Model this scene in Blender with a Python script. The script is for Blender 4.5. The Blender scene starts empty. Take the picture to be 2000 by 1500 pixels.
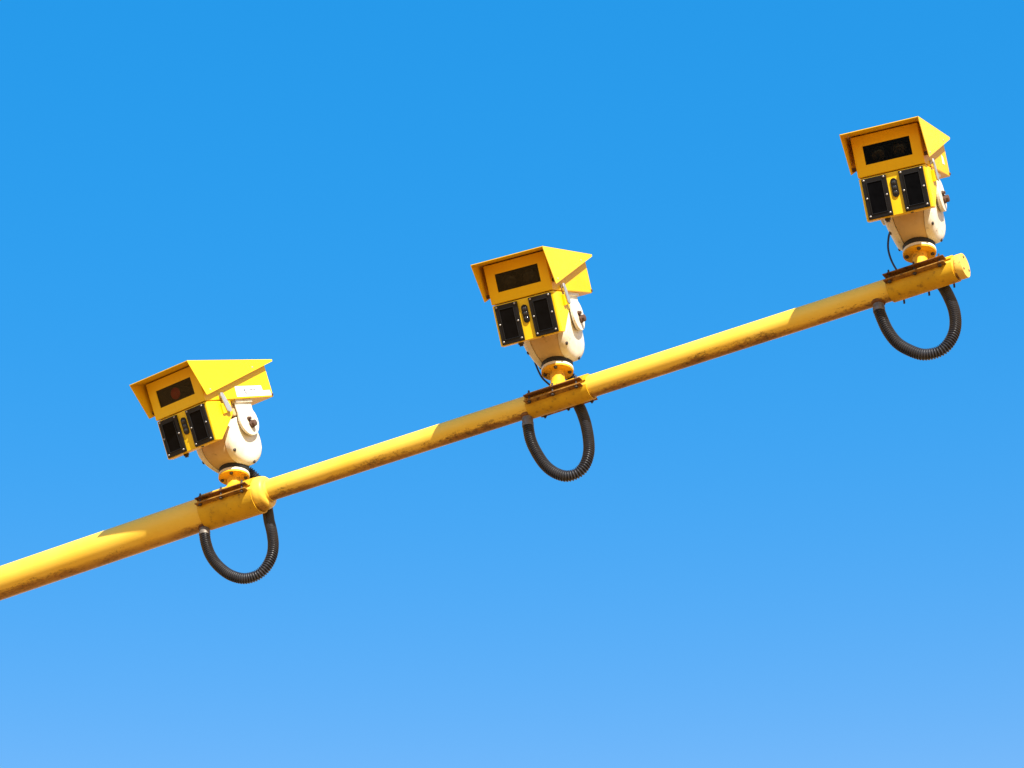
import bpy, bmesh, math, random
from mathutils import Vector, Matrix
random.seed(7)
scene = bpy.context.scene
COL = scene.collection
EYE_Z = 1.65                      # camera height above the ground

# ------------------------------------------------------------------ camera
ELEV, ROLL, FPX = 0.53929, 0.04486, 7616.6
cam_data = bpy.data.cameras.new("camera")
cam_data.sensor_width = 36.0
cam_data.sensor_fit = 'HORIZONTAL'
cam_data.lens = FPX / 2000 * 36.0
cam_data.clip_start = 0.1
cam_data.clip_end = 5000
cam = bpy.data.objects.new("camera", cam_data)
COL.objects.link(cam)
ce, se = math.cos(ELEV), math.sin(ELEV)
fw = Vector((0, ce, se)); rt = Vector((1, 0, 0)); up = Vector((0, -se, ce))
cR = math.cos(ROLL) * rt - math.sin(ROLL) * up
cU = math.sin(ROLL) * rt + math.cos(ROLL) * up
cam.matrix_world = Matrix(((cR.x, cU.x, -fw.x, 0), (cR.y, cU.y, -fw.y, 0), (cR.z, cU.z, -fw.z, EYE_Z), (0, 0, 0, 1)))
scene.camera = cam

# ------------------------------------------------------------------ sky and sun
SUN_AZ, SUN_EL = math.radians(19), math.radians(34.5)   # azimuth from straight behind the viewer, towards the right
sdir = Vector((math.sin(SUN_AZ) * math.cos(SUN_EL), -math.cos(SUN_AZ) * math.cos(SUN_EL), math.sin(SUN_EL)))
world = bpy.data.worlds.new("World"); scene.world = world
world.use_nodes = True
wn = world.node_tree; wn.nodes.clear()
sky = wn.nodes.new('ShaderNodeTexSky'); sky.sky_type = 'NISHITA'; sky.sun_disc = False
sky.sun_elevation = SUN_EL
sky.sun_rotation = math.atan2(sdir.x, sdir.y)
sky.altitude = 0; sky.air_density = 1.0; sky.dust_density = 0.3; sky.ozone_density = 3.0
# clear-sky grade: deep blue overhead paling towards the horizon, highlights compressed as on the photograph
def wmath(op, x, y=None, clamp=False):
    n = wn.nodes.new('ShaderNodeMath'); n.operation = op; n.use_clamp = clamp
    for k, v in enumerate((x, y)):
        if v is None: continue
        if isinstance(v, (int, float)): n.inputs[k].default_value = v
        else: wn.links.new(v, n.inputs[k])
    return n.outputs[0]
wtc = wn.nodes.new('ShaderNodeTexCoord'); wsep = wn.nodes.new('ShaderNodeSeparateXYZ'); wn.links.new(wtc.outputs['Generated'], wsep.inputs[0])
hsv = wn.nodes.new('ShaderNodeSeparateColor'); hsv.mode = 'HSV'; wn.links.new(sky.outputs[0], hsv.inputs[0])
hz_ = wmath('MAXIMUM', wmath('SUBTRACT', 0.65, wsep.outputs[2]), 0.0)            # haze thickens towards the horizon
satf = wmath('MAXIMUM', wmath('SUBTRACT', 1.385, wmath('MULTIPLY', wmath('POWER', hz_, 4.5), 145.0)), 0.5)
s2 = wmath('MULTIPLY', hsv.outputs[1], satf, True)
h2 = wmath('SUBTRACT', hsv.outputs[0], 0.0078)
v2 = wmath('MULTIPLY', wmath('POWER', hsv.outputs[2], 0.445), 1.72)
cmb = wn.nodes.new('ShaderNodeCombineColor'); cmb.mode = 'HSV'
for k, v in enumerate((h2, s2, v2)): wn.links.new(v, cmb.inputs[k])
bg = wn.nodes.new('ShaderNodeBackground'); bg.inputs[1].default_value = 0.10
wo = wn.nodes.new('ShaderNodeOutputWorld')
wn.links.new(cmb.outputs[0], bg.inputs[0]); wn.links.new(bg.outputs[0], wo.inputs[0])
sl = bpy.data.lights.new("sun", 'SUN'); sl.energy = 3.1; sl.angle = math.radians(0.53); sl.color = (1.0, 0.94, 0.82)
so = bpy.data.objects.new("sun", sl); COL.objects.link(so)
so.rotation_euler = (-sdir).to_track_quat('-Z', 'Y').to_euler()
so.location = sdir * 40

vs = scene.view_settings
vs.view_transform = 'Standard'; vs.look = 'None'; vs.gamma = 1.0; vs.use_curve_mapping = False
vs.exposure = 1.6

# ------------------------------------------------------------------ materials
def new_mat(name):
    m = bpy.data.materials.new(name); m.use_nodes = True
    nt = m.node_tree
    return m, nt, nt.nodes['Principled BSDF'], nt.nodes, nt.links
def ramp(N, stops):
    r = N.new('ShaderNodeValToRGB'); e = r.color_ramp.elements
    while len(e) < len(stops): e.new(0.5)
    for q, (p, c) in zip(e, stops): q.position = p; q.color = c if len(c) == 4 else (*c, 1)
    return r
def noise(N, L, vec, scale, detail=5, rough=.6):
    n = N.new('ShaderNodeTexNoise'); n.inputs['Scale'].default_value = scale; n.inputs['Detail'].default_value = detail
    n.inputs['Roughness'].default_value = rough; L.new(vec, n.inputs['Vector']); return n
def mixc(N, L, fac, a, b):
    m = N.new('ShaderNodeMix'); m.data_type = 'RGBA'
    if isinstance(fac, (int, float)): m.inputs[0].default_value = fac
    else: L.new(fac, m.inputs[0])
    for v, i in ((a, 6), (b, 7)):
        if isinstance(v, tuple): m.inputs[i].default_value = (*v, 1)
        else: L.new(v, m.inputs[i])
    return m.outputs[2]
def bump(N, L, h, strength, dist, bsdf):
    b = N.new('ShaderNodeBump'); b.inputs['Strength'].default_value = strength; b.inputs['Distance'].default_value = dist
    L.new(h, b.inputs['Height']); L.new(b.outputs[0], bsdf.inputs['Normal'])

def paint(name, base, alt, stain, stain_lo=.62, stain_hi=.72, rough=.4, vscale=6, sscale=40, spec=.5, relief=.06):
    """weathered gloss paint: slow fading between two tones, small chips and stains of their own shape"""
    m, nt, b, N, L = new_mat(name)
    tc0 = N.new('ShaderNodeTexCoord'); oi = N.new('ShaderNodeObjectInfo')
    tc = N.new('ShaderNodeVectorMath'); tc.operation = 'MULTIPLY_ADD'; L.new(oi.outputs['Random'], tc.inputs[0]); tc.inputs[1].default_value = (9, 5, 7); L.new(tc0.outputs['Object'], tc.inputs[2])
    n1 = noise(N, L, tc.outputs[0], vscale, 4)
    r1 = ramp(N, [(.35, (0, 0, 0)), (.68, (1, 1, 1))]); L.new(n1.outputs[0], r1.inputs[0])
    c = mixc(N, L, r1.outputs[0], base, alt)
    n2 = noise(N, L, tc.outputs[0], sscale, 8, .7)
    r2 = ramp(N, [(stain_lo, (0, 0, 0)), (stain_hi, (1, 1, 1))]); L.new(n2.outputs[0], r2.inputs[0])
    c = mixc(N, L, r2.outputs[0], c, stain)
    # faint run-down streaks
    mp = N.new('ShaderNodeMapping'); mp.inputs['Scale'].default_value = (1, 1, .09); L.new(tc.outputs[0], mp.inputs[0])
    ns = noise(N, L, mp.outputs[0], 55, 5, .6)
    rs = ramp(N, [(.52, (0, 0, 0)), (.82, (.32, .32, .32))]); L.new(ns.outputs[0], rs.inputs[0])
    c = mixc(N, L, rs.outputs[0], c, tuple(.55 * u + .35 * v for u, v in zip(base, stain)))
    L.new(c, b.inputs['Base Color'])
    rr = ramp(N, [(0, (rough, ) * 3), (1, (min(1, rough + .25), ) * 3)]); L.new(n2.outputs[0], rr.inputs[0]); L.new(rr.outputs[0], b.inputs['Roughness'])
    b.inputs['Specular IOR Level'].default_value = spec
    n3 = noise(N, L, tc.outputs[0], 220, 3); n5 = noise(N, L, tc.outputs[0], 7, 2)
    ad = N.new('ShaderNodeMath'); ad.operation = 'MULTIPLY_ADD'; L.new(n5.outputs[0], ad.inputs[0]); ad.inputs[1].default_value = 6.0; L.new(n3.outputs[0], ad.inputs[2])
    bump(N, L, ad.outputs[0], relief * 1.6, .002, b)
    return m

def boom_paint(name, grime=0.0):
    """faded golden paint; grime and rust speckle along the lowest line of the tube (local -Z), plus a brown film with underside shade painted in"""
    m, nt, b, N, L = new_mat(name)
    tc = N.new('ShaderNodeTexCoord')
    sep = N.new('ShaderNodeSeparateXYZ'); L.new(tc.outputs['Normal'], sep.inputs[0])
    n1 = noise(N, L, tc.outputs['Object'], 4, 5)
    r1 = ramp(N, [(.35, (0, 0, 0)), (.7, (1, 1, 1))]); L.new(n1.outputs[0], r1.inputs[0])
    c = mixc(N, L, r1.outputs[0], (.88, .54, .045), (.88, .58, .08))
    # grime speckle: fine stretched noise, thickest along the under side where water hangs
    mp = N.new('ShaderNodeMapping'); mp.inputs['Scale'].default_value = (.5, 1, 1); L.new(tc.outputs['Object'], mp.inputs[0])
    n2 = noise(N, L, mp.outputs[0], 130, 10, .78)
    n2b = noise(N, L, mp.outputs[0], 9, 5, .65)
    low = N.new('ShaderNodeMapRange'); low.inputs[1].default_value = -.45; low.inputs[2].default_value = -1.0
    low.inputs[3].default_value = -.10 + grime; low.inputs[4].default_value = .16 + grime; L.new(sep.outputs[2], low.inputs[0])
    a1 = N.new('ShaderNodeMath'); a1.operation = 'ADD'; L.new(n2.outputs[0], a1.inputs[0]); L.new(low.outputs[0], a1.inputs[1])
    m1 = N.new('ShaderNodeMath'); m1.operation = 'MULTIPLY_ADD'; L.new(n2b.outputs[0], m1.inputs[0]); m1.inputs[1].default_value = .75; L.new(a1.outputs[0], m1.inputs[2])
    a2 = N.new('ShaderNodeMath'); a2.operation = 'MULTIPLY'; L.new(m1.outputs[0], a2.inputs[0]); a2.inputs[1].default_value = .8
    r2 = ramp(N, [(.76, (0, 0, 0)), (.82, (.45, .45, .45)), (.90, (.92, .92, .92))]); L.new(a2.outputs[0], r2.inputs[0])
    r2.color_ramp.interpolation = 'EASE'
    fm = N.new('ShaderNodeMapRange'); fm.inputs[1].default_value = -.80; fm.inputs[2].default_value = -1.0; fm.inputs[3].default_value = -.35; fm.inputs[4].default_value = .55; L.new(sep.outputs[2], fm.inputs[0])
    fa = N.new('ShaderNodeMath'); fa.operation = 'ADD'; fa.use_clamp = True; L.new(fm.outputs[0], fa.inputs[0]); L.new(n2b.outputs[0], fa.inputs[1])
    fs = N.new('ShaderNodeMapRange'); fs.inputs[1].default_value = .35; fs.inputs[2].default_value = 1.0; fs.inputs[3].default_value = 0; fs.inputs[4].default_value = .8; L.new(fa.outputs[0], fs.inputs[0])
    c = mixc(N, L, fs.outputs[0], c, (.30, .12, .018))  # brown film: grime line plus underside shade painted into the colour
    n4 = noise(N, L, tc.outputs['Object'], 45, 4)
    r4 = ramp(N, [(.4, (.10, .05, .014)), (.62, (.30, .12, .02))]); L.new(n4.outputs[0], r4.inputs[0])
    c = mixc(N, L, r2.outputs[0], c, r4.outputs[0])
    L.new(c, b.inputs['Base Color'])
    b.inputs['Roughness'].default_value = .42
    b.inputs['Specular IOR Level'].default_value = .35
    n3 = noise(N, L, tc.outputs['Object'], 120, 4); bump(N, L, n3.outputs[0], .08, .003, b)
    return m

def simple(name, col, rough=.5, metal=0.0, var=0.0, vscale=40, spec=.5):
    m, nt, b, N, L = new_mat(name)
    tc = N.new('ShaderNodeTexCoord')
    n = noise(N, L, tc.outputs['Object'], vscale, 6)
    lo = tuple(max(0, v * (1 - var)) for v in col); hi = tuple(min(1, v * (1 + var)) for v in col)
    r = ramp(N, [(.3, lo), (.7, hi)]); L.new(n.outputs[0], r.inputs[0]); L.new(r.outputs[0], b.inputs['Base Color'])
    b.inputs['Roughness'].default_value = rough; b.inputs['Metallic'].default_value = metal; b.inputs['Specular IOR Level'].default_value = spec
    return m

YEL = (.86, .47, .003)
M_HOUSE = [paint("housing_yellow_bright", (.88, .56, .006), (.86, .52, .004), (.55, .27, .02), .74, .80, .38, spec=.35),
           paint("housing_yellow", (.88, .50, .001), (.86, .47, .001), (.5, .22, .02), .72, .78, .38, spec=.2),
           paint("housing_yellow_deep", (.87, .49, .001), (.85, .46, .001), (.5, .22, .02), .72, .78, .38, spec=.2)]
M_HOOD = [paint("hood_yellow_bright", (.88, .56, .006), (.87, .53, .005), (.45, .2, .02), .76, .84, .36, spec=.4),
          paint("hood_yellow", (.88, .50, .001), (.86, .47, .001), (.45, .2, .02), .76, .84, .36, spec=.15),
          paint("hood_yellow_faded", (.86, .49, .07), (.84, .47, .06), (.45, .2, .02), .76, .84, .36, spec=.35)]
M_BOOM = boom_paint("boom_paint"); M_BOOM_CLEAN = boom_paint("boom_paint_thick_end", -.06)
M_CLAMP = paint("clamp_paint", (.72, .41, .010), (.56, .31, .010), (.15, .07, .014), .56, .74, .5, 9, 36, spec=.3)
M_CAP = paint("cap_paint", (.82, .53, .09), (.76, .46, .07), (.18, .07, .02), .57, .68, .45, 24, 40)
M_LIP = paint("rusty_clamp_edge", (.13, .05, .014), (.24, .10, .018), (.045, .018, .01), .50, .64, .7, 16, 40, spec=.3)
M_LOWLIP = paint("worn_lower_lip", (.42, .22, .03), (.22, .09, .02), (.08, .035, .012), .50, .64, .65, 22, 40, spec=.3)
M_POST = paint("pedestal_paint", (.82, .46, .015), (.74, .39, .015), (.14, .06, .015), .54, .66, .5, 12, 30, spec=.3)
M_CREAM = paint("cream_paint", (.80, .76, .64), (.68, .61, .46), (.26, .17, .08), .60, .76, .42, 12, 26, spec=.4)
M_CORE = paint("dingy_cream_paint", (.64, .47, .24), (.53, .37, .17), (.20, .11, .04), .60, .74, .45, 9, 30, spec=.35)
M_RUST = simple("rust", (.085, .042, .026), .8, 0, .5, 90)
M_SCREW = simple("steel_screw", (.36, .34, .32), .45, .75, .25)
M_STEEL = simple("dull_steel", (.42, .41, .40), .45, .35, .2, 60)
M_BOLT = simple("dark_bolt", (.05, .04, .035), .6, .3, .4, 80)
M_BLACK = simple("black_acrylic", (.003, .003, .0035), .12, 0, .3, 30, .06)
M_FRAME = simple("black_plastic", (.007, .007, .008), .38, 0, .3, 60, .28)
M_RUBBER = simple("black_rubber", (.012, .011, .010), .7, 0, .3, 60)
M_HOSE = simple("conduit_black", (.019, .019, .023), .38, 0, .3, 25)
M_GLAND = simple("gland_grey", (.16, .135, .11), .5, .2, .3, 60)
M_CABLE = simple("cable_black", (.02, .014, .022), .5, 0, .2)
M_INNER = simple("housing_inside", (.016, .012, .006), .7, 0, .2)
M_LENS = simple("lens_glass", (.02, .02, .022), .08, 0, .1)
M_LENS_RED = simple("lens_red_filter", (.62, .02, .02), .4, 0, .15)
M_SENSOR = simple("sensor_lens", (.02, .02, .022), .1, 0, .1)
M_LABEL = simple("label_white", (.85, .85, .83), .5, 0, .03)
M_INK = simple("label_ink", (.10, .10, .13), .6, 0, .1)
def glass_mat():
    m, nt, b, N, L = new_mat("window_glass")
    out = N['Material Output']
    t = N.new('ShaderNodeBsdfTransparent'); t.inputs[0].default_value = (.66, .62, .52, 1)
    g = N.new('ShaderNodeBsdfGlossy'); g.inputs['Roughness'].default_value = .06; g.inputs[0].default_value = (1, 1, 1, 1)
    fr = N.new('ShaderNodeFresnel'); fr.inputs[0].default_value = 1.45
    mx = N.new('ShaderNodeMixShader'); hf_ = N.new('ShaderNodeMath'); hf_.operation = 'MULTIPLY'; hf_.inputs[1].default_value = .42; L.new(fr.outputs[0], hf_.inputs[0]); L.new(hf_.outputs[0], mx.inputs[0]); L.new(t.outputs[0], mx.inputs[1]); L.new(g.outputs[0], mx.inputs[2])
    L.new(mx.outputs[0], out.inputs[0]); return m
M_GLASS = glass_mat()
def ground_mat():
    """one unseen sheet: dark asphalt strip under the boom and warm verge, added to shape the bounce light"""
    m, nt, b, N, L = new_mat("carriageway_and_verge")
    tc = N.new('ShaderNodeTexCoord')
    n = noise(N, L, tc.outputs['Object'], .6, 8, .65)
    r = ramp(N, [(.3, BOUNCE_VERGE[0]), (.7, BOUNCE_VERGE[1])]); L.new(n.outputs[0], r.inputs[0])
    n2 = noise(N, L, tc.outputs['Object'], 9, 8, .7)
    r2 = ramp(N, [(.3, (.045, .042, .038)), (.7, (.07, .065, .058))]); L.new(n2.outputs[0], r2.inputs[0])
    dp = N.new('ShaderNodeVectorMath'); dp.operation = 'DOT_PRODUCT'; L.new(tc.outputs['Object'], dp.inputs[0]); dp.inputs[1].default_value = (.885, -.465, 0)
    off = N.new('ShaderNodeMath'); off.operation = 'ADD'; L.new(dp.outputs['Value'], off.inputs[0]); off.inputs[1].default_value = 6.2
    ab = N.new('ShaderNodeMath'); ab.operation = 'ABSOLUTE'; L.new(off.outputs[0], ab.inputs[0])
    lt = N.new('ShaderNodeMath'); lt.operation = 'LESS_THAN'; L.new(ab.outputs[0], lt.inputs[0]); lt.inputs[1].default_value = BOUNCE_ROAD_HALF
    L.new(mixc(N, L, lt.outputs[0], r.outputs[0], r2.outputs[0]), b.inputs['Base Color'])
    b.inputs['Roughness'].default_value = .95; b.inputs['Specular IOR Level'].default_value = .2; return m
BOUNCE_VERGE = ((.42, .21, .052), (.51, .26, .075)); BOUNCE_ROAD_HALF = 4.5  # tones and strip width of the unseen ground, set for its bounce light
M_GROUND = ground_mat()

# ------------------------------------------------------------------ mesh helpers
def finish(bm, name, smooth=False):
    bmesh.ops.recalc_face_normals(bm, faces=bm.faces[:])
    me = bpy.data.meshes.new(name); bm.to_mesh(me); bm.free()
    if smooth:
        for p in me.polygons: p.use_smooth = True
        me.set_sharp_from_angle(angle=math.radians(38))
    return me
def obj(name, me, mat, parent=None, M=None):
    o = bpy.data.objects.new(name, me)
    if mat and not me.materials: me.materials.append(mat)
    COL.objects.link(o)
    if parent: o.parent = parent
    if M is not None: o.matrix_local = M
    return o
def empty(name, M, label, cat, group=None):
    o = bpy.data.objects.new(name, None); COL.objects.link(o); o.matrix_world = M
    o.empty_display_size = .1
    o['label'] = label; o['category'] = cat
    if group: o['group'] = group
    return o
def tag(o, label, cat, group=None):
    o['label'] = label; o['category'] = cat
    if group: o['group'] = group
def bm_prism(bm, poly, lo, hi, axis='x'):
    """extrude a 2-D polygon; axis is the extrusion axis, poly gives the two others in order"""
    def P(a, b, t): return {'x': (t, a, b), 'y': (a, t, b), 'z': (a, b, t)}[axis]
    A = [bm.verts.new(P(a, b, lo)) for a, b in poly]; B = [bm.verts.new(P(a, b, hi)) for a, b in poly]
    n = len(poly)
    bm.faces.new(A[::-1]); bm.faces.new(B)
    for i in range(n): bm.faces.new((A[i], A[(i + 1) % n], B[(i + 1) % n], B[i]))
    return A + B
def prism(poly, lo, hi, axis='x', bev=0, seg=2, smooth=None):
    bm = bmesh.new(); bm_prism(bm, poly, lo, hi, axis)
    bmesh.ops.recalc_face_normals(bm, faces=bm.faces[:])
    if bev: bmesh.ops.bevel(bm, geom=[e for e in bm.edges if e.calc_face_angle(0) > .35], offset=bev, segments=seg, affect='EDGES', profile=.5, clamp_overlap=True)
    return finish(bm, 'prism', False if smooth is None else smooth)
def box(x0, x1, y0, y1, z0, z1, bev=0, seg=2):
    return prism([(y0, z0), (y1, z0), (y1, z1), (y0, z1)], x0, x1, 'x', bev, seg)
def lathe(prof, axis='z', n=32, smooth=True, close=True):
    """prof: (radius, height) list, revolved about axis; ends are capped"""
    bm = bmesh.new(); rings = []
    for r, h in prof:
        ring = []
        for k in range(n):
            a = 2 * math.pi * k / n; c, s = r * math.cos(a), r * math.sin(a)
            ring.append(bm.verts.new({'z': (c, s, h), 'x': (h, c, s), 'y': (c, h, s)}[axis]))
        rings.append(ring)
    for A, B in zip(rings, rings[1:]):
        for k in range(n): bm.faces.new((A[k], A[(k + 1) % n], B[(k + 1) % n], B[k]))
    if close: bm.faces.new(rings[0]); bm.faces.new(rings[-1])
    return finish(bm, 'lathe', smooth)
def catmull(pts, step):
    P = [Vector(p) for p in pts]; P = [2 * P[0] - P[1]] + P + [2 * P[-1] - P[-2]]
    fine = []
    for i in range(1, len(P) - 2):
        for k in range(24):
            t = k / 24; a, b, c, d = P[i - 1:i + 3]
            fine.append(.5 * (2 * b + (c - a) * t + (2 * a - 5 * b + 4 * c - d) * t * t + (3 * b - a - 3 * c + d) * t ** 3))
    fine.append(P[-2])
    out = [fine[0]]; need = step
    for a, b in zip(fine, fine[1:]):
        l = (b - a).length
        while l > 0 and need <= l:
            out.append(a + (b - a) * (need / l)); need += step
        need -= l
    return out
def tube(path, rad, n=14, smooth=True):
    """sweep; rad(i) gives the radius at each path point"""
    bm = bmesh.new(); rings = []; ref = Vector((0.13, 1, 0.2)).normalized()
    for i, p in enumerate(path):
        t = (path[min(i + 1, len(path) - 1)] - path[max(i - 1, 0)]).normalized()
        u = (ref - t * ref.dot(t)).normalized(); ref = u; v = t.cross(u)
        r = rad(i)
        rings.append([bm.verts.new(p + r * (math.cos(2 * math.pi * k / n) * u + math.sin(2 * math.pi * k / n) * v)) for k in range(n)])
    for A, B in zip(rings, rings[1:]):
        for k in range(n): bm.faces.new((A[k], A[(k + 1) % n], B[(k + 1) % n], B[k]))
    bm.faces.new(rings[0]); bm.faces.new(rings[-1])
    return finish(bm, 'tube', smooth)
def hexnut(r, h): return prism([(r * math.cos(math.pi * k / 3), r * math.sin(math.pi * k / 3)) for k in range(6)], 0, h, 'z', r * .08, 1, False)

# ------------------------------------------------------------------ ground (the light it throws back reaches the undersides)
bm = bmesh.new()
bmesh.ops.create_grid(bm, x_segments=8, y_segments=8, size=600)
g = obj('ground', finish(bm, 'ground'), M_GROUND); g['kind'] = 'structure'

# ------------------------------------------------------------------ boom frame
DB = Vector((.88504, -.46544, .008)).normalized()
NB = Vector((DB.y, -DB.x, 0)).normalized()                # horizontal, towards the viewer
ZB = DB.cross(-NB).normalized()
PS = [Vector((-1.1999, 14.4282, 8.1144 + EYE_Z)), Vector((.1887, 13.698, 8.1269 + EYE_Z)), Vector((1.6259, 12.9422, 8.1399 + EYE_Z))]
def boom_M(p): return Matrix(((DB.x, -NB.x, ZB.x, p.x), (DB.y, -NB.y, ZB.y, p.y), (DB.z, -NB.z, ZB.z, p.z), (0, 0, 0, 1)))
S2 = 1.569; S3 = S2 + 1.624                                # stations of the second and third unit along the boom
R1, R2 = .0715, .0468

boom = empty('camera_boom', boom_M(PS[0]), 'long yellow tubular boom carrying all three cameras, thicker at its left end', 'boom')
SL = .0175; Z1 = -.008
rot1 = Matrix.Translation((0, 0, Z1)) @ Matrix.Rotation(-math.atan(SL), 4, 'Y')
prof = [(R1 + (.030 if h < -5 else 0) * min(1, (-5 - h) / 2), h) for h in [-7.0, -6.0, -5.0] + [-4.6 + .2 * k for k in range(23)]] + [(R1, .150)]
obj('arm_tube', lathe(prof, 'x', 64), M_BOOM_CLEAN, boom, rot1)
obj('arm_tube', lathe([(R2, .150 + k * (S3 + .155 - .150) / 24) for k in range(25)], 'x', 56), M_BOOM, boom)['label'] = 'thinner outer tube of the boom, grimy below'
# domed shoulder where the thin tube leaves the thick one
pr = [(R1 + .0012, .128), (R1 + .0022, .131), (R1 + .0028, .138), (R1 + .0022, .146), (R1 + .0015, .149), (R1 + .0005, .155)]
pr += [(R2 + .004 + (R1 - R2 - .004) * math.cos(a), .155 + .022 * math.sin(a)) for a in [math.pi / 2 * k / 8 for k in range(1, 9)]]
pr += [(R2 + .0015, .182), (R2 + .0002, .186)]
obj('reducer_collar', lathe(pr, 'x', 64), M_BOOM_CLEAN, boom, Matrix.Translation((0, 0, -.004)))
ec = obj('end_cap', lathe([(R2 - .002, S3 + .150), (R2 + .0005, S3 + .153), (R2 + .0032, S3 + .154), (R2 + .0036, S3 + .157), (R2 + .0036, S3 + .179), (R2 + .0022, S3 + .182), (0.001, S3 + .1825)], 'x', 56), M_CAP, boom)
for a in (70, 190, 310):
    c = Matrix.Translation((S3 + .1815, -.034 * math.cos(math.radians(a)), .034 * math.sin(math.radians(a))))
    obj('screw', lathe([(.0052, 0), (.0052, .002), (.003, .0035)], 'x', 10), M_RUST, ec, c)
# mast that carries the boom, beyond the left of the picture
mast_c = boom_M(PS[0]) @ Vector((-7.0, 0, Z1 - 7 * SL))
inv = boom_M(PS[0]).inverted()
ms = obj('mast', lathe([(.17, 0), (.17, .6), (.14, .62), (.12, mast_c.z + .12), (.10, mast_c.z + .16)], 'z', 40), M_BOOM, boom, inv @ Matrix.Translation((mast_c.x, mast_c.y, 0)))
obj('base_plate', box(-.3, .3, -.3, .3, 0, .03, .005), M_CLAMP, ms)

# ------------------------------------------------------------------ clamps
CL_LABEL = ['rusty edged yellow clamp on the thick end of the boom, under the leftmost camera',
            'rusty edged yellow clamp halfway along the boom, under the middle camera',
            'rusty edged yellow clamp beside the boom end cap, under the rightmost camera']
NUT = hexnut(.0085, .007); STUD = lathe([(.0042, -.05), (.0042, .026), (.003, .028)], 'z', 8); STUD_S = lathe([(.0042, -.030), (.0042, .020), (.003, .022)], 'z', 8)
HF = .1348
def shell_poly(r, z_out, z_in, upper, L):
    """cross-section (y, z) of one half of the clamp without its lips"""
    ro, ri = r + .0075, r + .0012
    a0 = math.asin(max(-1, min(1, z_in / ro))); pts = []
    if upper: A = [a0 + (math.pi - 2 * a0) * k / 22 for k in range(23)]
    else: A = [math.pi - a0 + (math.pi + 2 * a0) * k / 22 for k in range(23)]
    pts = [(ro * math.cos(a), ro * math.sin(a)) for a in A] + [(ri * math.cos(a), ri * math.sin(a)) for a in A[::-1]]
    return pts
CL = [dict(r=R1, z=Z1, s0=-.138, s1=.126, l0=-.134, l1=.118, zl=.006, lip=.032),
      dict(r=R2, z=0, s0=-.132, s1=.150, l0=-.124, l1=.138, zl=-.004, lip=.032),
      dict(r=R2, z=0, s0=-.136, s1=.143, l0=-.134, l1=.125, zl=.012, lip=.036)]
for i, c in enumerate(CL):
    root = empty('mounting_clamp', boom_M(PS[i]), CL_LABEL[i], 'clamp', 'clamps on the boom')
    r, zl = c['r'], c['zl']; T = Matrix.Translation((0, 0, c['z']))
    for upper in (True, False):
        zi = zl + .009 if upper else zl - .011
        sh = obj('upper_shell' if upper else 'lower_shell', prism(shell_poly(r, 0, zi, upper, 0), c['s0'], c['s1'], 'x', 0, 1, True), M_CLAMP, root, T)
        yi = math.sqrt(max(0, (r + .004) ** 2 - zi ** 2)); yo = r + c['lip']
        for sgn in (-1, 1):
            a, b = (zi, zi + .0055) if upper else (zi - .0055, zi)
            p = [(sgn * yi, a), (sgn * yo, a), (sgn * yo, b), (sgn * yi, b)]
            obj('lip', prism(p, c['l0'], c['l1'], 'x', .0012, 1), M_LIP if upper else M_LOWLIP, sh)
    for sgn in (-1, 1):
        for s in (c['l0'] + .022, (c['l0'] + c['l1']) / 2, c['l1'] - .022):
            y = sgn * (r + .020)
            b = obj('bolt', STUD if (sgn > 0 and i == 2) else STUD_S, M_BOLT, root, T @ Matrix.Translation((s, y, zl + (0 if sgn > 0 else .012))))
            obj('nut', NUT, M_BOLT, b, Matrix.Translation((0, 0, -.0245 if sgn > 0 else -.0365)))
            obj('nut', NUT, M_BOLT, b, Matrix.Translation((0, 0, .0145 if sgn > 0 else .0025)))
    zt = r + c['z'] - .004
    obj('pedestal', lathe([(.040, zt - .02), (.039, zt + .006), (.034, zt + .013), (.031, zt + .022), (.030, HF - .026), (.033, HF - .0205)], 'z', 10), M_POST, root)
    fl = obj('flange', lathe([(.060, HF - .0205), (.0645, HF - .0205), (.066, HF - .0195), (.066, HF - .0145), (.0645, HF - .013), (.02, HF - .013)], 'z', 48), M_POST, root)
    for k in range(4):
        a = math.radians(20 + 90 * k)
        obj('nut', NUT, M_BOLT, fl, Matrix.Translation((.051 * math.cos(a), .051 * math.sin(a), HF - .0275)))

# ------------------------------------------------------------------ speed cameras
W, H, LEN = .27, .16263, .515
WH, HH = .31615, .1713
PIV = Vector((0, .29902, -.11004)); HP = .18337; AY = -.03842
PAN = [-.60259, -.38304, -.3332]; TILT = [.4535, .47455, .43691]
def shared(fn):
    cache = {}
    def get(*a):
        if a not in cache: cache[a] = fn(*a)
        return cache[a]
    return get

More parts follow.
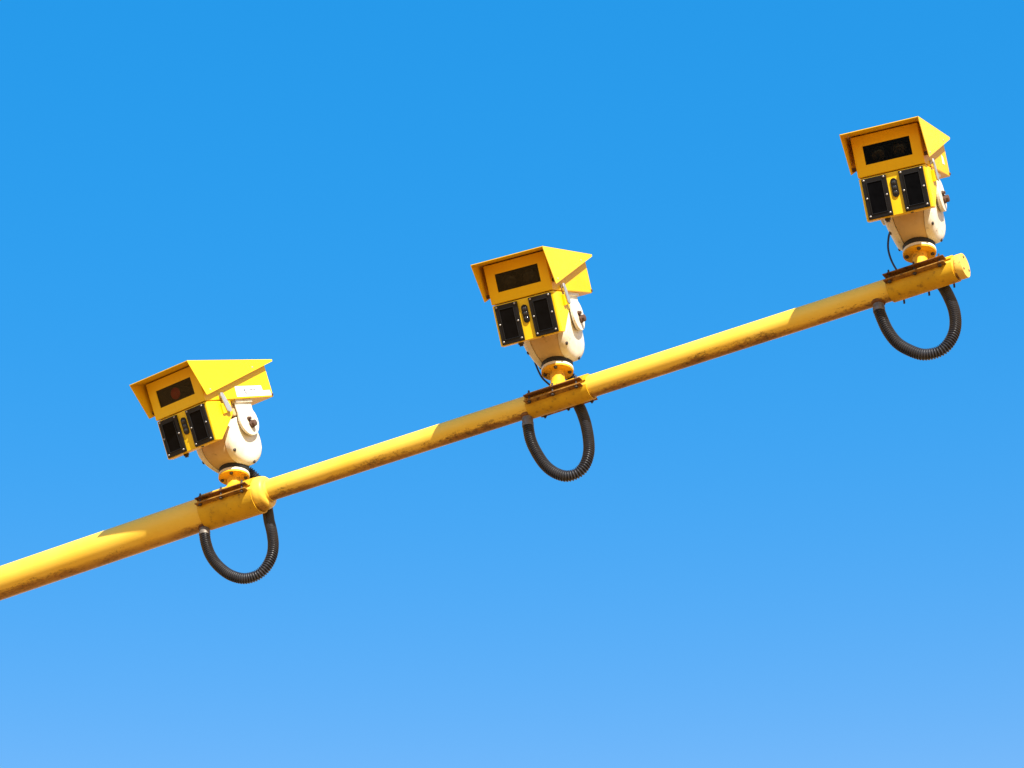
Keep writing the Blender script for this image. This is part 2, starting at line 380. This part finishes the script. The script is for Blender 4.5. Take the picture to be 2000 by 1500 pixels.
def housing_mesh():
    """upper box with a real window opening in its front"""
    bm = bmesh.new(); w = W / 2
    ww, z0, z1, rec = .0941, .0442, .1195, .05
    o = [(-w, 0), (w, 0), (w, H), (-w, H)]; q = [(-ww, z0), (ww, z0), (ww, z1), (-ww, z1)]
    F = [bm.verts.new((x, 0, z)) for x, z in o]; B = [bm.verts.new((x, LEN, z + (.006 if z == 0 else -.004))) for x, z in o]
    I = [bm.verts.new((x, 0, z)) for x, z in q]; J = [bm.verts.new((x, .004, z)) for x, z in q]
    for k in range(4):
        n = (k + 1) % 4
        bm.faces.new((F[k], F[n], I[n], I[k])); bm.faces.new((F[k], B[k], B[n], F[n])); bm.faces.new((I[k], I[n], J[n], J[k]))
    bm.faces.new(B)
    K = [bm.verts.new((x * 1.25, .004, z + (.012 if z > .1 else -.012))) for x, z in q]
    Q = [bm.verts.new((x * 1.25, .16, z + (.012 if z > .1 else -.012))) for x, z in q]
    for k in range(4):
        n = (k + 1) % 4
        bm.faces.new((J[k], J[n], K[n], K[k])).material_index = 1
        bm.faces.new((K[k], K[n], Q[n], Q[k])).material_index = 1
    bm.faces.new(Q).material_index = 1
    bmesh.ops.recalc_face_normals(bm, faces=bm.faces[:])
    ed = [e for e in bm.edges if all(v in F + B for v in e.verts)]
    bmesh.ops.bevel(bm, geom=ed, offset=.003, segments=2, affect='EDGES', profile=.5)
    return finish(bm, 'housing', False)
def hood_mesh():
    """folded sheet: flat top with triangular cheeks, 3 mm thick"""
    bm = bmesh.new(); t = .0028; w = WH / 2
    y0, yb, zb, y1 = -.0825, -.011, .0185, .548
    bm_prism(bm, [(y0, HH - t), (y0, HH), (y1, HH - .004), (y1, HH - .004 - t)], -w + t, w - t, 'x')
    for s in (-1, 1):
        a, b = sorted((s * w, s * (w - t)))
        bm_prism(bm, [(y0, HH + .0006), (yb - .001, zb + .003), (yb + .003, zb), (yb + .009, zb + .001), (y1, HH - .012), (y1 + .002, HH - .0036)], a, b, 'x')
    return finish(bm, 'hood')
def lamp_box_mesh():
    bm = bmesh.new(); w = W / 2
    bm_prism(bm, [(.002, -.004), (.002, -.173), (.041, -.173), (.176, -.062), (.181, -.004)], -w, w, 'x')
    bmesh.ops.recalc_face_normals(bm, faces=bm.faces[:])
    v = [e for e in bm.edges if all(abs(q.co.y - .002) < 1e-6 for q in e.verts) and abs(e.verts[0].co.x - e.verts[1].co.x) < 1e-6]
    bmesh.ops.bevel(bm, geom=v, offset=.007, segments=3, affect='EDGES', profile=.5)
    bmesh.ops.bevel(bm, geom=[e for e in bm.edges if e.calc_face_angle(0) > .75], offset=.002, segments=2, affect='EDGES', profile=.5, clamp_overlap=True)
    return finish(bm, 'lamp_box', False)
def body_profile(k, n=40):
    """side outline of the pan and tilt body (y, z), shrunk by k about its middle"""
    cy, cz = -.036, .121; out = []
    for i in range(n):
        a = 2 * math.pi * i / n; c, s = math.cos(a), math.sin(a)
        e = .82
        y = .107 * math.copysign(abs(c) ** e, c); z = .101 * math.copysign(abs(s) ** e, s)
        if s > 0: y *= 1 - .25 * s; z *= 1.13
        out.append((cy + y * k, cz + z * k))
    return out
def loft(stations):
    """stations: (x, shrink); half-width narrows towards the base"""
    bm = bmesh.new(); rings = []
    for x, k in stations:
        ring = []
        for y, z in body_profile(k):
            t = max(0, min(1, z / .13)); f = .66 + .34 * (1 - (1 - t) ** 2)
            ring.append(bm.verts.new((x * f, y, z)))
        rings.append(ring)
    n = len(rings[0])
    for A, B in zip(rings, rings[1:]):
        for k in range(n): bm.faces.new((A[k], A[(k + 1) % n], B[(k + 1) % n], B[k]))
    bm.faces.new(rings[0]); bm.faces.new(rings[-1])
    return finish(bm, 'body', True)
def pill(rx, rz, y0, y1, cz):
    pts = []
    for k in range(17): a = math.pi * k / 16; pts.append((rx * math.cos(a), cz + rz - rx + rx * math.sin(a)))
    for k in range(17): a = math.pi + math.pi * k / 16; pts.append((rx * math.cos(a), cz - rz + rx + rx * math.sin(a)))
    return prism(pts, y0, y1, 'y', .0012, 1)
def ring_frame(x0, x1, z0, z1, t, ya, yb, bev):
    bm = bmesh.new()
    o = [(x0, z0), (x1, z0), (x1, z1), (x0, z1)]; q = [(x0 + t, z0 + t), (x1 - t, z0 + t), (x1 - t, z1 - t), (x0 + t, z1 - t)]
    V = {}
    for nme, poly in (('o', o), ('q', q)):
        for y in (ya, yb): V[nme, y] = [bm.verts.new((x, y, z)) for x, z in poly]
    for k in range(4):
        n = (k + 1) % 4
        for y in (ya, yb): bm.faces.new((V['o', y][k], V['o', y][n], V['q', y][n], V['q', y][k]))
        for nme in 'oq': bm.faces.new((V[nme, ya][k], V[nme, ya][n], V[nme, yb][n], V[nme, yb][k]))
    bmesh.ops.recalc_face_normals(bm, faces=bm.faces[:])
    bmesh.ops.bevel(bm, geom=[e for e in bm.edges if e.calc_face_angle(0) > .6], offset=bev, segments=2, affect='EDGES', profile=.5, clamp_overlap=True)
    return finish(bm, 'frame', False)

ME = dict(
    hood=hood_mesh(), lamp=lamp_box_mesh(),
    glass=box(-.0935, .0935, .0045, .0065, .0448, .1189),
    lens=lathe([(.025, .020), (.026, .016), (.029, .016), (.030, .02), (.030, .09)], 'y', 32),
    lens_glass=lathe([(.0255, .0185), (.020, .0150), (.010, .0128), (.001, .012)], 'y', 32),
    spacer=lathe([(.008, W / 2 - .001), (.008, WH / 2 - .002)], 'x', 14),
    rivet=lathe([(.0044, WH / 2 - .001), (.0044, WH / 2 + .0012), (.002, WH / 2 + .0024)], 'x', 12),
    panel=box(-.0492, .0492, -.0077, .003, -.170, -.0085, .0022),
    rim=ring_frame(-.0325, .0325, -.1535, -.0255, .0032, -.0112, -.0070, .0011),
    cover=box(-.029, .029, -.0086, -.0070, -.150, -.029, .0006, 1),
    screw=lathe([(.0044, 0), (.0044, -.0012), (.0038, -.0026), (.0024, -.0036), (.0005, -.004)], 'y', 12),
    oval=pill(.0132, .0375, -.0035, .003, -.067),
    sensor=lathe([(.0095, 0), (.0085, -.0018), (.006, -.0030), (.0005, -.0036)], 'y', 20),
    core=loft([(-.0650, .985), (-.062, 1), (0, 1), (.062, 1), (.0650, .985)]),
    cover_r=loft([(.0665, .97), (.0675, 1.015), (.086, 1.012), (.095, .985), (.101, .93), (.1045, .84), (.106, .70)]),
    cover_l=loft([(-.0665, .97), (-.0675, 1.015), (-.086, 1.012), (-.095, .985), (-.101, .93), (-.1045, .84), (-.106, .70)]),
    seal=lathe([(.060, .001), (.062, .003), (.065, .010), (.065, .045), (.058, .055)], 'z', 40),
    base=lathe([(.062, -.0128), (.066, -.0118), (.067, -.008), (.066, -.001), (.061, .002)], 'z', 48),
    cbolt=lathe([(.0085, 0), (.0085, .004), (.005, .007)], 'x', 10),
    gland=lathe([(.012, 0), (.012, -.008), (.008, -.010), (.008, -.016)], 'z', 14),
)
def label_parts(cam_root, HM, i):
    x = W / 2
    if i == 0:
        s = obj('label_sticker', prism([(.240, .0105), (.502, .0125), (.498, .036), (.444, .0355), (.440, .058), (.243, .058)], x + .0002, x + .0012, 'x'), M_LABEL, cam_root, HM)
        s['label'] = 'white warning label on the side of the housing'
        def ink(y0, y1, z0, z1): obj('print_mark', box(x + .0013, x + .0016, y0, y1, z0, z1), M_INK, s)
        # small standing symbol and two lines of tiny unreadable print
        ink(.307, .313, .030, .046); ink(.302, .309, .036, .040); ink(.309, .318, .024, .031); ink(.298, .330, .0205, .0222)
        for y0, y1 in ((.345, .350), (.352, .356), (.358, .366), (.368, .372), (.375, .381), (.383, .390)): ink(y0, y1, .0385, .044)
        for y0, y1 in ((.352, .358), (.360, .366), (.376, .382), (.384, .388), (.390, .397)): ink(y0, y1, .0265, .032)
    if i == 2:
        s = obj('label_sticker', prism([(.395, .045), (.435, .045), (.43, .075), (.40, .082)], x + .0002, x + .0012, 'x'), M_LABEL, cam_root, HM)
        s['label'] = 'small torn white sticker on the rear side'
    if i == 1:
        pass

CAM_LABEL = ['yellow speed camera with white side label, red lens in its window, leftmost on the boom',
             'vivid yellow speed camera without a label, in the middle of the boom',
             'speed camera with faded pale hood side, nearest the boom end cap']
for i in range(3):
    base_p = boom_M(PS[i]) @ Vector((0, 0, HF))
    base_p = PS[i] + Vector((0, 0, HF))
    root = empty('speed_camera', Matrix.Translation(base_p) @ Matrix.Rotation(PAN[i], 4, 'Z'), CAM_LABEL[i], 'camera', 'speed cameras on the boom')
    HM = Matrix.Translation((0, AY, HP)) @ Matrix.Rotation(TILT[i], 4, 'X') @ Matrix.Translation(-PIV)
    # --- housing
    hm = housing_mesh(); hm.materials.append(M_HOUSE[i]); hm.materials.append(M_INNER)
    ho = obj('housing', hm, None, root, HM)
    obj('window_glass', ME['glass'], M_GLASS, ho)
    for lx in ((-.012,) if i == 0 else (-.042, .042)):
        obj('lens_barrel', ME['lens'], M_FRAME, ho, Matrix.Translation((lx, 0, .082)))
        lg = ME['lens_glass'].copy() if i == 0 else ME['lens_glass']
        obj('lens', lg, M_LENS_RED if i == 0 else M_LENS, ho, Matrix.Translation((lx, 0, .082)))
    for sx in (-1, 1): obj('corner_screw', lathe([(.006, 0), (.006, .003), (.003, .005)], 'x', 8), M_RUST, ho, Matrix.Translation((sx * (W / 2 + .0005), LEN - .009, .016)) @ Matrix.Rotation(0 if sx > 0 else math.pi, 4, 'Z'))
    # --- hood
    hd = obj('hood', ME['hood'].copy() if i else ME['hood'], M_HOOD[i], root, HM)
    for s in (1, -1):
        for y, z in ((.026, .041), (.383, .134)):
            obj('spacer', ME['spacer'], M_RUST, hd, Matrix.Translation((0, y, z)) @ Matrix.Scale(1, 4) if s > 0 else Matrix.Rotation(math.pi, 4, 'Z') @ Matrix.Translation((0, -y, z)))
            obj('rivet', ME['rivet'], M_STEEL, hd, Matrix.Translation((0, y, z)) if s > 0 else Matrix.Rotation(math.pi, 4, 'Z') @ Matrix.Translation((0, -y, z)))
    # --- lamp box under the housing
    lb = obj('lamp_box', ME['lamp'].copy() if i else ME['lamp'], M_HOUSE[i], root, HM)
    obj('sensor_plate', ME['oval'], M_FRAME, lb)
    for z in (-.047, -.067, -.087): obj('sensor_lens', ME['sensor'], M_SENSOR, lb, Matrix.Translation((0, -.0022, z)))
    obj('cable_gland', ME['gland'], M_BOLT, lb, Matrix.Translation((-.058, .035, -.172)))
    obj('drain_plug', lathe([(.006, 0), (.006, -.004)], 'z', 10), M_BOLT, lb, Matrix.Translation((.045, .018, -.172)))
    # toggle latch on the right side: hook plate, lever and catch
    la = obj('latch', prism([(.100, .014), (.104, .028), (.121, .028), (.130, .010), (.152, -.040), (.150, -.054), (.134, -.060), (.118, -.054), (.108, -.020)], W / 2 + .011, W / 2 + .017, 'x', .002, 2), M_STEEL, lb)
    obj('catch', prism([(.096, -.018), (.114, -.018), (.128, -.058), (.096, -.064)], W / 2 + .0005, W / 2 + .0105, 'x', .001, 1), M_HOUSE[i], la)
    obj('hook', box(W / 2 + .0005, W / 2 + .0105, .106, .116, .008, .022, .001, 1), M_STEEL, la)
    # --- two black lamp panels
    for sx in (-1, 1):
        pm = HM @ Matrix.Translation((sx * .0742, 0, 0))
        pn = obj('lamp_panel', ME['panel'], M_FRAME, root, pm)
        obj('panel_rim', ME['rim'], M_FRAME, pn); obj('panel_glass', ME['cover'], M_BLACK, pn)
        for x in (-.0397, .0397):
            for z in (-.0155, -.0875, -.159): obj('screw', ME['screw'], M_SCREW, pn, Matrix.Translation((x, -.0078, z)))
    label_parts(root, HM, i)
    # --- pan and tilt body
    bd = obj('pan_tilt_body', ME['core'], M_CORE, root)
    for nme, s in (('cover_r', 1), ('cover_l', -1)):
        cv = obj('side_cover', ME[nme], M_CREAM, bd)
        for y, z, x in ((-.100, .045, .083), (.030, .045, .083), (.045, .175, .094)):
            obj('bolt', ME['cbolt'], M_BOLT, cv, Matrix.Translation((x, y, z)) if s > 0 else Matrix.Rotation(math.pi, 4, 'Z') @ Matrix.Translation((x, -y, z)))
    obj('seal', ME['seal'], M_RUBBER, bd)
    obj('base_disc', ME['base'], M_CREAM, bd)
    # --- tilt bracket: cross plate under the housing and an arm each side of the body, swinging on the tilt axis
    py, pz = PIV.y, PIV.z
    tb = obj('tilt_bracket', box(-.124, .124, py - .062, py + .062, -.010, .0035, .002), M_CREAM, root, HM)
    obj('cross_block', box(-.104, .104, py - .075, py + .030, -.062, -.0105, .004), M_CORE, tb)
    arm = [(py - .062, -.004), (py - .056, pz + .045)] + [(py - .048 * math.cos(a), pz - .048 * math.sin(a)) for a in [math.pi * k / 14 for k in range(15)]] + [(py + .056, pz + .045), (py + .062, -.004)]
    boss = [(py - .007 + .066 * math.cos(2 * math.pi * k / 36), pz + .017 + .066 * math.sin(2 * math.pi * k / 36)) for k in range(36)]
    for s in (-1, 1):
        lo, hi = sorted((s * .1085, s * .1155))
        a_ = obj('arm', prism(arm, lo, hi, 'x', .0015, 1), M_CREAM, tb)
        lo, hi = sorted((s * .1150, s * .1270))
        obj('boss', prism(boss, lo, hi, 'x', .002, 2), M_CREAM, tb)
    obj('pivot_bolt', lathe([(.018, .126), (.018, .135), (.0145, .137), (.0145, .148), (.011, .150)], 'x', 8), M_RUST, tb, Matrix.Translation((0, py, pz)))
    obj('lock_bolt', lathe([(.010, .126), (.010, .133), (.007, .135), (.007, .141)], 'x', 6), M_RUST, tb, Matrix.Translation((0, py - .012, pz + .024)))
# ------------------------------------------------------------------ corrugated conduits: out of the tube, down in a loop, up behind the clamp to the camera base
HOSE = [
 [(-.150, 0, -.112), (-.144, 0, -.152), (-.125, 0, -.213), (-.09, 0, -.274), (-.038, 0, -.333), (.011, .004, -.367), (.054, .011, -.380), (.101, .020, -.373), (.137, .030, -.341), (.157, .042, -.289), (.157, .055, -.228), (.142, .069, -.157), (.117, .090, -.087), (.100, .108, -.031), (.084, .118, .04), (.070, .112, .10), (.050, .092, .145), (.030, .06, .172)],
 [(-.149, 0, -.090), (-.141, 0, -.154), (-.12, 0, -.218), (-.084, 0, -.291), (-.042, .001, -.342), (.008, .007, -.373), (.054, .016, -.369), (.085, .026, -.338), (.100, .038, -.281), (.097, .052, -.212), (.082, .067, -.127), (.060, .083, -.055), (.036, .100, .005), (.022, .104, .06), (.015, .095, .12), (.010, .06, .165)],
 [(-.195, 0, -.080), (-.188, 0, -.112), (-.169, 0, -.179), (-.136, 0, -.246), (-.09, 0, -.296), (-.036, .004, -.333), (.021, .011, -.338), (.061, .020, -.315), (.090, .030, -.267), (.099, .042, -.209), (.093, .055, -.140), (.074, .069, -.070), (.053, .086, -.014), (.034, .102, .028), (.020, .104, .07), (.014, .095, .12), (.010, .06, .165)]]
H_LABEL = ['black corrugated conduit looping below the leftmost camera', 'black corrugated conduit looping below the middle camera', 'black corrugated conduit looping below the rightmost camera, by the boom end']
PITCH = .0100
for i, pts in enumerate(HOSE):
    root = empty('cable_conduit', boom_M(PS[i]), H_LABEL[i], 'conduit', 'conduit loops under the boom')
    path = catmull(pts, PITCH / 5)
    rr = [.0186, .0228, .0240, .0228, .0186]
    obj('hose', tube(path, lambda k: rr[k % 5], 18), M_HOSE, root)
    p0 = Vector(pts[0]); zt = (Z1 - R1 + .012) if i == 0 else -R2 + .010
    if i == 0: zt -= .0026
    zb = p0.z - .004
    zt -= .004
    obj('end_fitting', lathe([(.0205, zb), (.0242, zb + .001), (.0245, zb + .017), (.0232, zb + .019), (.0228, zt)], 'z', 24), M_GLAND, root, Matrix.Translation((p0.x, 0, 0)))
    obj('weld_plate', lathe([(.025, zt - .010), (.028, zt - .008), (.029, zt - .003), (.029, zt + .003)], 'z', 24), M_LIP, root, Matrix.Translation((p0.x, 0, 0)))
    q0 = Vector(pts[0])

# ------------------------------------------------------------------ thin cables from the lamp box to the boom
CABLE_LABEL = ['thin dark cable behind the body of the leftmost camera', 'thin dark cable tucked along the body of the middle camera', 'thin dark cable hanging free from the rightmost camera down to its clamp']
CABLE = {1: [(-.088, -.055, .245), (-.100, -.03, .235), (-.106, 0, .221), (-.089, 0, .160), (-.071, .002, .114), (-.045, .010, .078), (-.025, .022, .050)],
         2: [(-.085, -.05, .300), (-.098, -.02, .288), (-.110, 0, .270), (-.121, 0, .238), (-.128, 0, .189), (-.122, .002, .136), (-.106, .004, .086), (-.088, .012, .050)]}
for i in (1, 2):
    o = obj('thin_cable', tube(catmull(CABLE[i], .008), lambda k: .0042, 8), M_CABLE, None)
    o.matrix_world = boom_M(PS[i])
    tag(o, CABLE_LABEL[i], 'cable', 'thin camera cables')
scene.render.engine = 'CYCLES'
